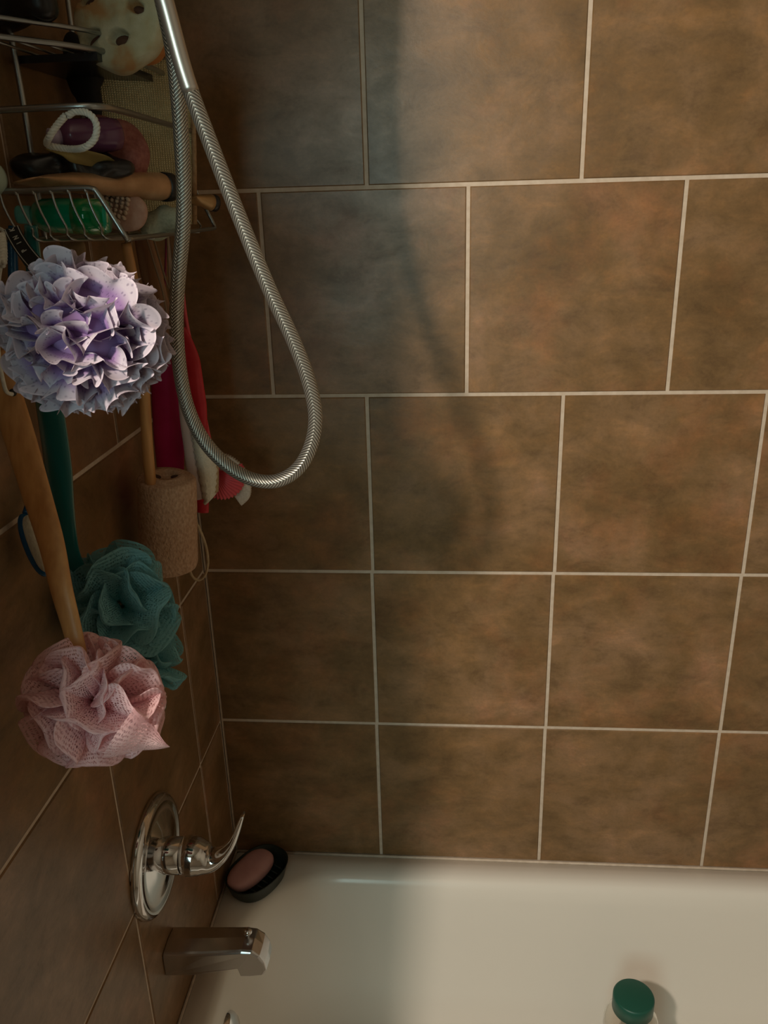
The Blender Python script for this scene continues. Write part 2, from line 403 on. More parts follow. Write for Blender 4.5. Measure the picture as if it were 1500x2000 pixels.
# ------------------------------------------------------------------ bottle
def build_bottle():
    k = at(1238, 1944, 2, -.088)
    t = empty('bottle', (k.x, k.y, -.358), 'clear plastic bottle with a green lid standing in the tub', 'bottle')
    zt = -.088; R = .0350
    cl = mat('clear_plastic', (.92, .90, .86), .06, trans=1, IOR=1.25)
    g = mat('green_lid', (.010, .090, .062), .42)
    body = [(.001, -.355), (.040, -.356), (.046, -.350), (.047, -.33), (.047, -.16), (.0465, -.148), (.043, -.137), (.036, -.129), (.031, -.124), (.030, -.112), (.0285, -.098), (.0285, -.096),
            (.027, -.096), (.0285, -.112), (.0290, -.125), (.034, -.131), (.041, -.139), (.0445, -.149), (.045, -.16), (.045, -.33), (.044, -.348), (.038, -.353), (.001, -.3525)]
    mesh('bottle_body', *lathe(body, (k.x, k.y, 0), n=48), cl, t)
    V, F = lathe([(.0335, zt-.031), (.0350, zt-.030), (R, zt-.003), (R-.0010, zt-.0008), (R-.003, zt), (.001, zt)], (k.x, k.y, 0), n=72)
    mesh('lid', V, F, g, t)
build_bottle()

# ------------------------------------------------------------------ shower hose
def hose_mat():
    m = mat('braided_steel', (.5, .48, .44), .33, .85); b = m.node_tree.nodes['Principled BSDF']
    tc = N(m, 'ShaderNodeTexCoord'); sx = N(m, 'ShaderNodeSeparateXYZ'); L(m, tc.outputs['UV'], sx.inputs[0])
    a = N(m, 'ShaderNodeMath', operation='MULTIPLY'); a.inputs[1].default_value = 4.0; L(m, sx.outputs[0], a.inputs[0])
    pp = N(m, 'ShaderNodeMath', operation='PINGPONG'); pp.inputs[1].default_value = 1; L(m, a.outputs[0], pp.inputs[0])
    s2 = N(m, 'ShaderNodeMath', operation='MULTIPLY'); s2.inputs[1].default_value = .0115; L(m, pp.outputs[0], s2.inputs[0])
    ad = N(m, 'ShaderNodeMath', operation='ADD'); L(m, s2.outputs[0], ad.inputs[0]); L(m, sx.outputs[1], ad.inputs[1])
    mu = N(m, 'ShaderNodeMath', operation='MULTIPLY'); mu.inputs[1].default_value = 2*PI/.0033; L(m, ad.outputs[0], mu.inputs[0])
    si = N(m, 'ShaderNodeMath', operation='SINE'); L(m, mu.outputs[0], si.inputs[0])
    h = N(m, 'ShaderNodeMapRange'); h.inputs[1].default_value = -1; L(m, si.outputs[0], h.inputs[0])
    r = ramp(m, h.outputs[0], [(.20, (.17, .16, .14)), (.65, (.66, .64, .58))]); L(m, r.outputs[0], b.inputs['Base Color'])
    bp = N(m, 'ShaderNodeBump', Strength=.7, Distance=.0008); L(m, h.outputs[0], bp.inputs['Height']); L(m, bp.outputs[0], b.inputs['Normal'])
    return m
M['sleeve'] = mat('sleeve_metal', (.55, .53, .49), .34, .9)
def build_hose():
    pts = [(285, -120, -.525), (303, -50, -.52), (321, 0, -.515), (363, 150, -.51), (413, 285, -.505), (470, 430, -.50), (524, 560, -.50), (573, 665, -.50), (603, 745, -.50), (616, 815, -.50), (606, 874, -.50),
           (579, 918, -.50), (537, 940, -.50), (487, 934, -.495), (438, 904, -.49), (398, 860, -.485), (370, 805, -.48), (354, 740, -.48), (345, 650, -.48), (347, 560, -.48), (357, 450, -.48), (359, 380, -.48), (356, 300, -.48), (349, 200, -.482), (338, 100, -.485), (322, 20, -.487), (303, -60, -.488), (290, -120, -.488)]
    P = [at(x, y, 1, d) for x, y, d in pts]
    t = empty('shower_hose', P[13], 'brushed metal braided shower hose hanging in a long loop', 'hose')
    uv = []; sp = spline(P, 14); i0 = 3*14
    V, F = tube(sp[i0:], .0071, 24, uvl=uv)
    mesh('braided_sleeve', V, F, hose_mat(), t, uv=uv)
    mesh('hose_sleeve_end', *tube(sp[:i0+4], [.0079, .0078, .0077, .0076, .0074], 24), M['sleeve'], t)
    # riser the two ends go up to, above the picture
    a, b = P[0], P[-1]
    mesh('hose_nut', *tube([b, b+Vector((-.006, .004, .03))], .011, 16), M['satin'], t)
build_hose()
def build_shower():
    t = empty('hand_shower', (0, -.40, 1.62), 'metal hand shower on its wall pipe above the caddy', 'shower')
    a = at(285, -120, 1, -.525); b = at(290, -120, 1, -.488)
    mesh('arm', *tube(spline([(0, -.40, 1.66), (.05, -.41, 1.66), (.09, -.44, 1.63), (b.x-.010, b.y+.006, b.z+.09), (b.x-.006, b.y+.004, b.z+.032)], 6), .010, 14), M['satin'], t)
    mesh('flange', *lathe([(.030, 0), (.030, .003), (.018, .012), (.010, .014)], (0, -.40, 1.66), (1, 0, 0), 24), M['satin'], t)
    mesh('hand_grip', *tube([a+Vector((0, 0, .002)), a+Vector((-.005, -.003, .06)), a+Vector((.0, .0, .16))], [.009, .012, .014], 16), M['satin'], t)
build_shower()

# ------------------------------------------------------------------ wire shower caddy
def wire(name, pts, r, par, n=8, k=6, m=None, closed=False):
    return mesh(name, *tube(spline(pts, k) if k > 1 else pts, r, n, closed=closed), m or M['wire'], par)
def build_caddy():
    t = empty('shower_caddy', (0.01, -.35, 1.185), 'metal wire shower caddy hanging from the shower arm with tiers of baskets', 'shower caddy')
    zb, zt = 1.186, 1.231; yn, yf = -.505, -.195; xb, xf = .012, .130
    # near end: thick rail that bends down to the base
    wire('end_rail', [(xb, yn, zt), (.050, yn, zt), (.090, yn, zt+.0005), (.104, yn, zt-.0005), (.110, yn, zt-.006), (.128, yn, zb+.006), (xf, yn+.004, zb)], .0026, t, 10)
    wire('end_rail', [(xb, yf, zt), (.060, yf, zt), (.105, yf, zt), (.112, yf, zt-.005), (.128, yf, zb+.006), (xf, yf-.004, zb)], .0024, t, 10)
    wire('front_rail', [(xf, yn+.003, zb), (xf+.001, -.4, zb), (xf+.001, -.3, zb), (xf, yf-.003, zb)], .0023, t, 8)
    wire('back_rail', [(xb, yn, zt), (xb, -.35, zt), (xb, yf, zt)], .0024, t, 8, 2)
    wire('back_rail', [(xb, yn, zb), (xb, -.35, zb), (xb, yf, zb)], .0024, t, 8, 2)
    for i in range(6):
        x = .006+.0165*(i+.6)
        wire('rib', [(x, yn+.001, zt+.001), (x+.002, yn+.001, zt-.014), (x+.008, yn+.003, zt-.032), (x+.014, yn+.008, zb), (x+.015, -.35, zb), (x+.014, yf-.008, zb), (x+.006, yf-.003, zt-.028), (x, yf, zt)], .00125, t, 6, 4)
        mesh('weld', *blob((x, yn-.001, zt-.0018), (.0016, .0016, .0022), n=10, m=6), M['wire'], t)
    for i in range(3):
        y = yn+.08+.08*i
        wire('cross_wire', [(xb, y, zb-.002), (.07, y, zb-.002), (xf, y, zb-.002)], .0014, t, 6, 2)
    # guard rail of the tier above
    zr = 1.299
    wire('guard_rail', [(.010, -.50, zr-.001), (.06, -.50, zr-.0002), (.100, -.500, zr), (.116, -.490, zr), (.121, -.46, zr), (.121, -.35, zr-.001), (.119, -.22, zr-.002), (.108, -.202, zr-.002), (.06, -.20, zr-.002), (.012, -.20, zr-.002)], .0030, t, 10, 6)
    for y in (-.42, -.28):
        wire('upright', [(xb, y, zb-.002), (xb, y, zr), (xb, y, 1.50), (.016, y+(-.35-y)*.8, 1.60), (.022, -.35, 1.642)], .0030, t, 10)
    # upper tier: black tray in a metal frame with a rounded corner
    zu = 1.357
    rp = [(.008, -.520, zu), (.030, -.500, zu), (.052, -.470, zu), (.073, -.440, zu), (.090, -.405, zu), (.099, -.36, zu), (.100, -.25, zu), (.092, -.215, zu), (.06, -.205, zu), (.010, -.205, zu)]
    wire('tray_rail', rp, .0028, t, 10)
    wire('tray_rail', [(x-.002, y+.004, z+.016) for x, y, z in rp], .0022, t, 10)
    for x in (.022, .040, .058, .076):
        ya = -.520+(x-.008)*1.22 if x < .08 else -.42
        wire('tray_wire', [(x, ya+.012, zu), (x, -.34, zu), (x, -.206, zu)], .0013, t, 6, 2)
    mesh('tray', *box((.048, -.318, zu-.006), (.042, .095, .0035)), M['blackgloss'], t, smooth=False)
    return t
caddy = build_caddy()

# ------------------------------------------------------------------ things on the caddy
def build_tube(name, a, b, r, label, col, capcol, crimp=True, caplen=.012, flat=.7, group=None):
    a, b = Vector(a), Vector(b); d = (b-a); ln = d.length; d.normalize()
    t = empty(name, (a+b)/2, label, 'tube', group)
    P = [a+d*(ln*f) for f in (0, .03, .12, .3, .55, .8, .97, 1)]
    o = mesh('tube_body', *tube(P, [r*1.25, r*1.25, r*1.15, r*1.05, r, r, r, r*.9], 24, [.0012, .0016, r*.35, r*.62, r*flat, r*.9, r*.97, r*.9], up=(0, .3, 1)), col, t)
    mesh('cap', *tube([b-d*.001, b, b+d*caplen*.5, b+d*caplen*.95, b+d*caplen], [r*.98, r*1.02, r*1.02, r*1.0, r*.8], 24), capcol, t)
    return t
gold = mottled('gold_foil', (.42, .25, .13), (.60, .38, .22), 35, .38, .3, dist=.004)
gold.node_tree.nodes['Principled BSDF'].inputs['Metallic'].default_value = .45
build_tube('cosmetic_tube', at(48, 352, 1, -.505), at(318, 365, 1, -.335), .0150, 'matte gold squeeze tube with a black cap lying across the basket', gold, M['black'], caplen=.012)
ribm = mesh  # keep name short
g2 = mottled('gold_foil_dark', (.40, .24, .10), (.52, .33, .16), 30, .35, .2); g2.node_tree.nodes['Principled BSDF'].inputs['Metallic'].default_value = .5
build_tube('cosmetic_tube', at(372, 388, 1, -.24), at(414, 396, 1, -.215), .0100, 'small gold tube with dark tip sticking out behind the shower hose', g2, M['blackgloss'], caplen=.006)

def build_green():
    gm = mat('green_liquid', (.0, .24, .07), .08, trans=.25, IOR=1.4)
    gb = mat('green_plastic', (.0, .36, .20), .12, trans=.3, IOR=1.4)
    a = at(62, 420, 1, -.470); b = at(214, 424, 1, -.455); d = (b-a).normalized(); r = .0175
    t = empty('green_bottle', (a+b)/2, 'translucent green bottle lying on its side in the wire basket', 'bottle')
    up = Vector((0, 0, 1))
    mesh('bottle_body', *tube([a, a+d*.004, a+d*.012, a+d*.03, b-d*.02, b-d*.003, b], [.008, .012, .0165, r, r, r*.97, r*.85], 28, [.008, .012, .0155, .0165, .0165, .0160, .014], up=up), gb, t)
    mesh('bottle_neck', *tube([a-d*.014, a-d*.012, a-d*.002, a+d*.001], [.0075, .0085, .0085, .0078], 20), mat('aqua_cap', (.12, .42, .38), .2), t)
    mesh('bottle_label', *tube([b-d*.034, b-d*.0341+d*.012, b-d*.004], r*1.012, 28, .0168, up=up), gm, t)
build_green()

def build_pumice():
    c = at(240, 412, 1, -.385); R = frame((.15, -1, .35), (1, 0, -.25))
    t = empty('scrub_brush', c-Vector((0, 0, .02)), 'pinkish oval scrub brush with beige bristle tufts in the basket', 'brush')
    pm = mottled('pink_pumice', (.46, .27, .21), (.55, .36, .29), 120, .8, .5)
    mesh('brush_back', *blob(c, (.026, .0205, .010), R, 32, 14, 2.3), pm, t)
    bm_ = mottled('beige_bristle', (.55, .42, .32), (.68, .55, .44), 200, .9, .5)
    n = 0
    for i in range(-3, 3):
        for j in range(-3, 3):
            x, y = i*.0052, j*.0048
            if (x/.020)**2+(y/.016)**2 > 1: continue
            p = c+R@Vector((x-.004, y, .008)); q = p+R@Vector((random.uniform(-.001, .001), random.uniform(-.001, .001), .0065))
            mesh('bristle_tuft', *tube([p, (p+q)/2, q], [.0019, .0023, .0016], 7), bm_, t)
build_pumice()

def cloth(name, c, rad, R, m, label, cat, amp=.35, fr=40, seed=1, p=2.0):
    o = mesh(name, *blob(c, rad, R, 48, 28, p, amp, fr, seed), m, loc=Vector(c)); return tag(o, label, cat)
cl1 = mottled('sage_cloth', (.32, .35, .26), (.42, .45, .34), 300, .9, .4)
cloth('washcloth', at(318, 432, 1, -.330), (.031, .022, .015), Matrix.Rotation(-.3, 3, 'Y'), cl1, 'grey green folded washcloth at the right end of the basket', 'washcloth', .55, 45, 3)
cl2 = mottled('maroon_cloth', (.24, .08, .07), (.34, .14, .12), 200, .8, .4)
cloth('cloth_pouch', at(222, 300, 1, -.360), (.030, .022, .034), frame((.5, 0, -1), (1, 0, .5)), cl2, 'dull maroon cloth pouch behind the rope loop', 'pouch', .45, 38, 8)
blk = mat('black_bag', (.010, .010, .011), .28)
cloth('plastic_pouch', at(140, 322, 1, -.430), (.048, .020, .016), frame((0, 0, 1), (1, .2, .03)), blk, 'crumpled black plastic pouch under the rope loop', 'pouch', .7, 45, 5)
# yellowish packet draped on the pouch
def build_packet():
    m = mottled('olive_foil', (.22, .16, .05), (.36, .29, .10), 22, .45, .4); m.node_tree.nodes['Principled BSDF'].inputs['Metallic'].default_value = .3
    ol = [(85, 284), (130, 284), (190, 296), (225, 308), (232, 330), (200, 330), (160, 322), (128, 316), (122, 302), (80, 292)]
    yy = [-.475, -.470, -.450, -.430, -.410, -.425, -.45, -.465, -.47, -.478]
    P = [at(x, y, 1, d) for (x, y), d in zip(ol, yy)]; n = len(P); c = sum(P, Vector())/n+Vector((0, -.010, .002)); k = Vector((.001, .0035, -.001))
    V = P+[c]+[p+k for p in P]+[c+k]; F = []
    for i in range(n):
        j = (i+1) % n; F += [(i, j, n), (n+1+j, n+1+i, 2*n+1), (j, i, n+1+i, n+1+j)]
    o = mesh('foil_packet', V, F, m, loc=c); tag(o, 'olive yellow crumpled foil packet under the rope loop', 'packet'); subd(o, 2)
build_packet()
def build_purple():
    a = at(115, 268, 1, -.44); b = at(236, 262, 1, -.40); d = (b-a).normalized(); r = .0160
    t = empty('purple_bottle', (a+b)/2, 'small plum purple bottle lying behind the rope loop', 'bottle')
    pm = mat('purple_plastic', (.13, .045, .10), .18)
    mesh('bottle_body', *tube([a, a+d*.003, a+d*.010, b-d*.012, b-d*.003, b], [.007, .012, r, r, r*.9, r*.6], 24), pm, t)
    mesh('cap', *tube([a-d*.010, a-d*.009, a+d*.001], [.007, .0085, .0085], 20), mat('lilac_cap', (.45, .36, .50), .35), t)
build_purple()
def twist(pts, r, pitch, k=8, closed=False, n=7):
    P = spline(pts+([pts[0]] if closed else []), k); V, F = [], []; L_ = [0]
    for i in range(1, len(P)): L_.append(L_[-1]+(P[i]-P[i-1]).length)
    # resample
    tot = L_[-1]; st = pitch/9; Q = []; j = 0
    for q in range(int(tot/st)):
        s = q*st
        while j < len(L_)-2 and L_[j+1] < s: j += 1
        f = (s-L_[j])/max(1e-9, L_[j+1]-L_[j]); Q.append(P[j].lerp(P[j+1], f))
    parts = []
    for ph in (0, 2*PI/3, 4*PI/3):
        S2 = []; nrm = None
        for i, p in enumerate(Q):
            t = (Q[min(i+1, len(Q)-1)]-Q[max(i-1, 0)]).normalized()
            a = nrm if nrm is not None else t.orthogonal(); a = (a-t*a.dot(t)).normalized(); nrm = a; b = t.cross(a)
            an = ph+2*PI*i/9; S2.append(p+a*(math.cos(an)*r*.48)+b*(math.sin(an)*r*.48))
        parts.append(tube(S2, r*.50, n))
    return join(*parts)
rope = mottled('white_rope', (.62, .62, .55), (.74, .74, .68), 300, .8, .3)
LP = [(128, 226), (112, 244), (96, 268), (92, 282), (108, 287), (140, 291), (165, 288), (184, 272), (189, 248), (182, 230), (166, 219), (145, 218), (136, 224)]
o = mesh('rope_loop', *twist([at(x, y, 1, -.500+.018*(1 if i in (3, 4, 5) else 0)) for i, (x, y) in enumerate(LP)], .0034, .0095, closed=True), rope, loc=at(140, 255, 1, -.5))
tag(o, 'white twisted rope loop hanging in front of the purple bottle', 'rope')
# pale cap at the very left
o = mesh('round_jar', *lathe([(.001, 0), (.013, 0), (.0145, .002), (.015, .006), (.015, .022), (.013, .026), (.001, .027)], at(-52, 345, 1, -.525)+Vector((0, .0, -.003)), (.35, 1, .1), 32), mat('mint_plastic', (.40, .50, .42), .35), loc=at(-52, 345, 1, -.52))
tag(o, 'pale mint round jar at the left edge of the basket', 'jar')
# woven mitt
def build_mitt():
    m = mat('sisal_weave', (.42, .36, .22), .9, spec=.2); b = m.node_tree.nodes['Principled BSDF']
    tc = N(m, 'ShaderNodeTexCoord'); 
    wv = N(m, 'ShaderNodeTexWave', Scale=135, Distortion=2.6, Detail=2); wv.bands_direction = 'X'; wv.inputs['Detail Scale'].default_value = .6
    wh = N(m, 'ShaderNodeTexWave', Scale=135, Distortion=2.6, Detail=2); wh.bands_direction = 'Z'
    L(m, tc.outputs['Object'], wv.inputs[0]); L(m, tc.outputs['Object'], wh.inputs[0])
    ad = N(m, 'ShaderNodeMath', operation='MULTIPLY'); L(m, wv.outputs[1], ad.inputs[0]); L(m, wh.outputs[1], ad.inputs[1])
    n = N(m, 'ShaderNodeTexNoise', Scale=30, Detail=3); L(m, tc.outputs['Object'], n.inputs[0])
    r = ramp(m, ad.outputs[0], [(.0, (.42, .37, .21)), (.5, (.82, .76, .54))])
    r2 = ramp(m, n.outputs[0], [(.35, (.85, .80, .70)), (.6, (1.1, 1.08, 1))]); mx = N(m, 'ShaderNodeMixRGB', blend_type='MULTIPLY'); mx.inputs[0].default_value = 1
    L(m, r.outputs[0], mx.inputs[1]); L(m, r2.outputs[0], mx.inputs[2]); L(m, mx.outputs[0], b.inputs['Base Color'])
    bp = N(m, 'ShaderNodeBump', Strength=.9, Distance=.002); L(m, ad.outputs[0], bp.inputs['Height']); L(m, bp.outputs[0], b.inputs['Normal'])
    cs = [at(190, 135, 1, -.275), at(240, 118, 1, -.26), at(335, 112, 1, -.235), at(372, 150, 1, -.23), at(376, 300, 1, -.235), at(378, 420, 1, -.24), at(300, 428, 1, -.262), at(232, 400, 1, -.283), at(200, 260, 1, -.283)]
    # grid surface from left and right edges
    Lf = spline([at(192, 130, 1, -.285), at(188, 190, 1, -.287), at(200, 280, 1, -.287), at(240, 440, 1, -.282)], 6)
    Rt = spline([at(360, 118, 1, -.225), at(372, 190, 1, -.225), at(377, 300, 1, -.228), at(378, 438, 1, -.230)], 6)
    V = []; F = []; nu = 24; nv = len(Lf)
    for side in (0, 1):
        for j in range(nv):
            for i in range(nu+1):
                u = i/nu; e = math.sqrt(max(0, 1-(2*u-1)**6))*(1-(max(0, 1-j/2.5))**3*.8)
                p = Lf[j].lerp(Rt[j], u); bulge = .0075*e+.0015*noise.noise(p*60)
                if j == 0: p.z += .003*math.sin(u*PI)+.0012*noise.noise(Vector((u*20, 0, 0)))
                V.append(p+Vector((-.1, -1, 0))*bulge*(1 if side == 0 else -.55))
    W_ = nu+1; H_ = nv*W_
    for j in range(nv-1):
        for i in range(nu):
            a = j*W_+i; F.append((a, a+1, a+W_+1, a+W_)); F.append((H_+a+W_, H_+a+W_+1, H_+a+1, H_+a))
    for j in range(nv-1):
        a = j*W_; F.append((a, a+W_, H_+a+W_, H_+a)); a += nu; F.append((a+W_, a, H_+a, H_+a+W_))
    for i in range(nu): F.append((i+1, i, H_+i, H_+i+1)); a = (nv-1)*W_+i; F.append((a, a+1, H_+a+1, H_+a))
    c = at(285, 260, 1, -.255)
    t = empty('scrub_mitt', (c.x, c.y, 1.19), 'rectangular beige woven sisal scrub mitt standing in the caddy', 'mitt')
    mesh('mitt_body', V, F, m, t)
    tm = mottled('tan_edging', (.30, .17, .08), (.40, .25, .13), 200, .9, .6)
    mesh('edging', *tube([p+Vector((.0012, 0, 0)) for p in Rt], .0032, 10), tm, t)
    fr = []
    for i in range(40):
        s = random.random()
        p = Rt[int(s*(nv-1))] if i % 2 else Lf[0].lerp(Rt[0], s)
        d = Vector((random.uniform(.2, 1) if i % 2 else random.uniform(-.5, .5), random.uniform(-.5, 0), random.uniform(-.4, .8) if i % 2 else random.uniform(.4, 1)))
        fr.append(tube([p, p+d*.003+Vector((0, 0, .001)), p+d*.006], .00025, 4))
    tag(mesh('frayed_fibres', *join(*fr), tm, t), kind='stuff')
build_mitt()
# round loofah slice
def build_slice():
    m = mat('loofah_slice_fibre', (.46, .42, .26), .9, spec=.2); b = m.node_tree.nodes['Principled BSDF']
    tc = N(m, 'ShaderNodeTexCoord'); n = N(m, 'ShaderNodeTexNoise', Scale=26, Detail=3); L(m, tc.outputs['Object'], n.inputs[0])
    n2 = N(m, 'ShaderNodeTexNoise', Scale=320, Detail=5, Roughness=.8); L(m, tc.outputs['Object'], n2.inputs[0])
    r = ramp(m, n.outputs[0], [(.38, (.46, .25, .10)), (.50, (.50, .44, .27)), (.62, (.60, .55, .38))])
    L(m, r.outputs[0], b.inputs['Base Color']); bp = N(m, 'ShaderNodeBump', Strength=.8, Distance=.002); L(m, n2.outputs[0], bp.inputs['Height']); L(m, bp.outputs[0], b.inputs['Normal'])
    c = at(226, 42, 1, -.395); R = frame((-.15, -1, .22), (1, -.1, 0)); ax = R@Vector((0, 0, 1))
    holes = [(-.026, -.013, .0095, .0050, .5), (.003, -.015, .0098, .0062, 0), (.022, .011, .0085, .0048, -.4), (-.030, .022, .0080, .0045, .2), (.000, .030, .0045, .006, 0), (.0, .006, .004, .003, 0)]
    RX, RY, D = .0455, .0400, .024
    nr, na = 26, 84; V = []; F = []
    def pr(x, y, z): return c+R@Vector((x, y, z))
    for i in range(nr+1):
        for k in range(na):
            q = 2*PI*k/na; f = i/nr; w = 1+.035*math.sin(3*q+.6)+.02*math.sin(7*q)
            x, y = math.cos(q)*RX*f*w, math.sin(q)*RY*f*w; z = .003*(1-f**8)+.0012*noise.noise(Vector((x, y, 0))*120)
            for hx, hy, a_, b_, an in holes[:5]:
                dx, dy = x-hx, y-hy; u = (dx*math.cos(an)+dy*math.sin(an))/a_; v = (-dx*math.sin(an)+dy*math.cos(an))/b_
                dd = u*u+v*v
                if dd < 1.5: z -= .012*max(0, min(1, (1.5-dd)/.7))
            V.append(pr(x, y, z))
    for g, (s, z) in enumerate([(1.03, -.004), (1.05, -.010), (1.03, -.018), (.9, -D), (.001, -D)]):
        for k in range(na):
            q = 2*PI*k/na; w = 1+.035*math.sin(3*q+.6)+.02*math.sin(7*q); V.append(pr(math.cos(q)*RX*s*w, math.sin(q)*RY*s*w, z+.002*noise.noise(Vector((q*3, z*100, 0)))))
    for i in range(nr+5):
        for k in range(na): k2 = (k+1) % na; F.append((i*na+k, i*na+k2, (i+1)*na+k2, (i+1)*na+k))
    t = empty('loofah_slice', c, 'round dried loofah slice with dark holes on the upper tier', 'loofah')
    o = mesh('slice', V, F, m, t)
    dk = mat('loofah_hole_dark', (.09, .035, .018), .8)
    for hx, hy, a_, b_, an in holes[:5]:
        mesh('hole_fill', *blob(pr(hx, hy, -.0095), (a_*.92, b_*.92, .0040), R@Matrix.Rotation(an, 3, 'Z'), 14, 8), dk, t)  # dark brown blob sunk into each hole
    om = mottled('orange_pulp', (.42, .15, .035), (.48, .22, .07), 60, .8, .5)
    cc = at(292, 62, 1, -.35)
    o = mesh('orange_sponge', *blob(cc, (.021, .018, .031), Matrix.Rotation(.25, 3, 'Y'), 32, 20, 2.1, .10, 60), om, loc=cc)
    tag(o, 'rust orange sponge wedged beside the round loofah slice', 'sponge')
build_slice()

# ------------------------------------------------------------------ hanging things
def ruffle(c, R0, R1, A, B, arc, amp, waves, ph, rng, sx=(1, 1, 1), nv=7, nu=110, hem=.0):
    """ribbon standing out of a ball: path runs from direction A towards B, the hem ripples"""
    V = []; F = []; UV = []; c = Vector(c)
    A = Vector(A).normalized(); T = (Vector(B)-A*Vector(B).dot(A)).normalized(); Nn = A.cross(T)
    o1, o2 = rng.uniform(0, 9), rng.uniform(0, 9); Ll = arc*R1*(1+waves*.08)
    for i in range(nu+1):
        s = i/nu; a = arc*(s-.5); d = A*math.cos(a)+T*math.sin(a); tt = -A*math.sin(a)+T*math.cos(a)
        w1 = math.sin(2*PI*waves*s+ph)+.30*math.sin(2*PI*waves*1.73*s+o1); w2 = math.cos(2*PI*waves*s*.5+o2)
        w3 = math.cos(2*PI*waves*s+ph)
        env = min(1, 6*s, 6*(1-s))
        for j in range(nv):
            v = j/(nv-1); e = v**1.5
            r = R0+(R1-R0)*v*(.95+.05*w2)
            r -= (R1-R0)*.16*max(0, v-.7)/.3*(.5+.5*math.sin(4*PI*waves*s+ph))
            p = d*r + Nn*(amp*e*(w1*.60+w2*.75)) + tt*(amp*.26*e*math.sin(2*(2*PI*waves*s+ph)))
            p = p*(1-.25*(1-env)*v)
            V.append(c+Vector((p.x*sx[0], p.y*sx[1], p.z*sx[2]))); UV.append((s*Ll*1.6, v))
    for i in range(nu):
        for j in range(nv-1):
            a = i*nv+j; F.append((a, a+nv, a+nv+1, a+1))
    return V, F, UV
def pouf(parent, c, R, count, amp, waves, m, seed, sx=(1, 1, 1), R0=.35, arc=(1.6, 3.0), nv=7, nu=110, flow=None):
    rng = random.Random(seed); V, F, UV = [], [], []
    for q in range(count):
        # spread directions evenly (golden spiral)
        z = 1-2*(q+.5)/count; a = q*2.39996; A = Vector((math.cos(a)*math.sqrt(1-z*z), math.sin(a)*math.sqrt(1-z*z), z))
        B = Vector((rng.gauss(0, 1), rng.gauss(0, 1), rng.gauss(0, 1)))
        if flow: B = B*.45+flow
        v, f, u = ruffle(c, R*R0, R*rng.uniform(.90, 1.06), A, B, rng.uniform(*arc), R*amp, waves*rng.uniform(.7, 1.3), rng.uniform(0, 6), rng, sx, nv, nu)
        n = len(V); V += v; UV += u; F += [tuple(i+n for i in t) for t in f]
    o = mesh('ruffles', V, F, m, parent, uv=UV)
    subd(o, 1)
    k = mesh('core', *blob(c, (R*R0*1.25*sx[0], R*R0*1.25*sx[1], R*R0*1.25*sx[2]), None, 20, 12, 2, .1, 40), m, parent, uv=None)
    return o

def petal(c, A, T, r0, r1, w, th, curl, wave, ph, sx, nu=26, nv=16):
    """hollow rounded fold of netting, a flattened bag standing out from the core"""
    V = []; F = []; UV = []; Nn = A.cross(T)
    for j in range(nv+1):
        a_ = PI*(.10+.90*j/nv); v = (1-math.cos(a_))/2; f = max(0, math.sin(a_))**.8*(.55+.45*v)
        for i in range(nu):
            q = 2*PI*i/nu; s = math.cos(q); h = math.sin(q)
            x = w*f*s; z = th*f*h*(1-.3*s*s); s_ = x/w
            bend = curl*s_**2*v+wave*math.sin(3.2*s_+ph)*v+wave*.35*math.sin(8*s_+2*ph)*v*v
            r = r0+(r1-r0)*v
            p = A*r+T*x+Nn*(z+bend)
            V.append(c+Vector((p.x*sx[0], p.y*sx[1], p.z*sx[2]))); UV.append((q/(2*PI)*4*w, .50+.44*v))
    for j in range(nv):
        for i in range(nu):
            i2 = (i+1) % nu; F.append((j*nu+i, j*nu+i2, (j+1)*nu+i2, (j+1)*nu+i))
    return V, F, UV
def petal_pouf(parent, c, R, count, m, seed, sx=(1, 1, 1), toward=None, wk=1.0):
    rng = random.Random(seed); V, F, UV = [], [], []
    for q in range(count):
        z = 1-2*(q+.5)/count; a = q*2.39996+seed
        A = Vector((math.cos(a)*math.sqrt(1-z*z), math.sin(a)*math.sqrt(1-z*z), z))
        T = Vector((rng.gauss(0, 1), rng.gauss(0, 1), rng.gauss(0, 1))); T = (T-A*T.dot(A)).normalized()
        r1 = R*rng.uniform(.86, 1.08)
        v, f, u = petal(c, A, T, R*.12, r1, R*rng.uniform(.42, .70)*wk, R*rng.uniform(.05, .11), R*rng.choice((-1, 1))*rng.uniform(.15, .55), R*rng.uniform(.04, .12), rng.uniform(0, 6), sx)
        n = len(V); V += v; UV += u; F += [tuple(i+n for i in t) for t in f]
    return mesh('ruffles', V, F, m, parent, uv=UV)

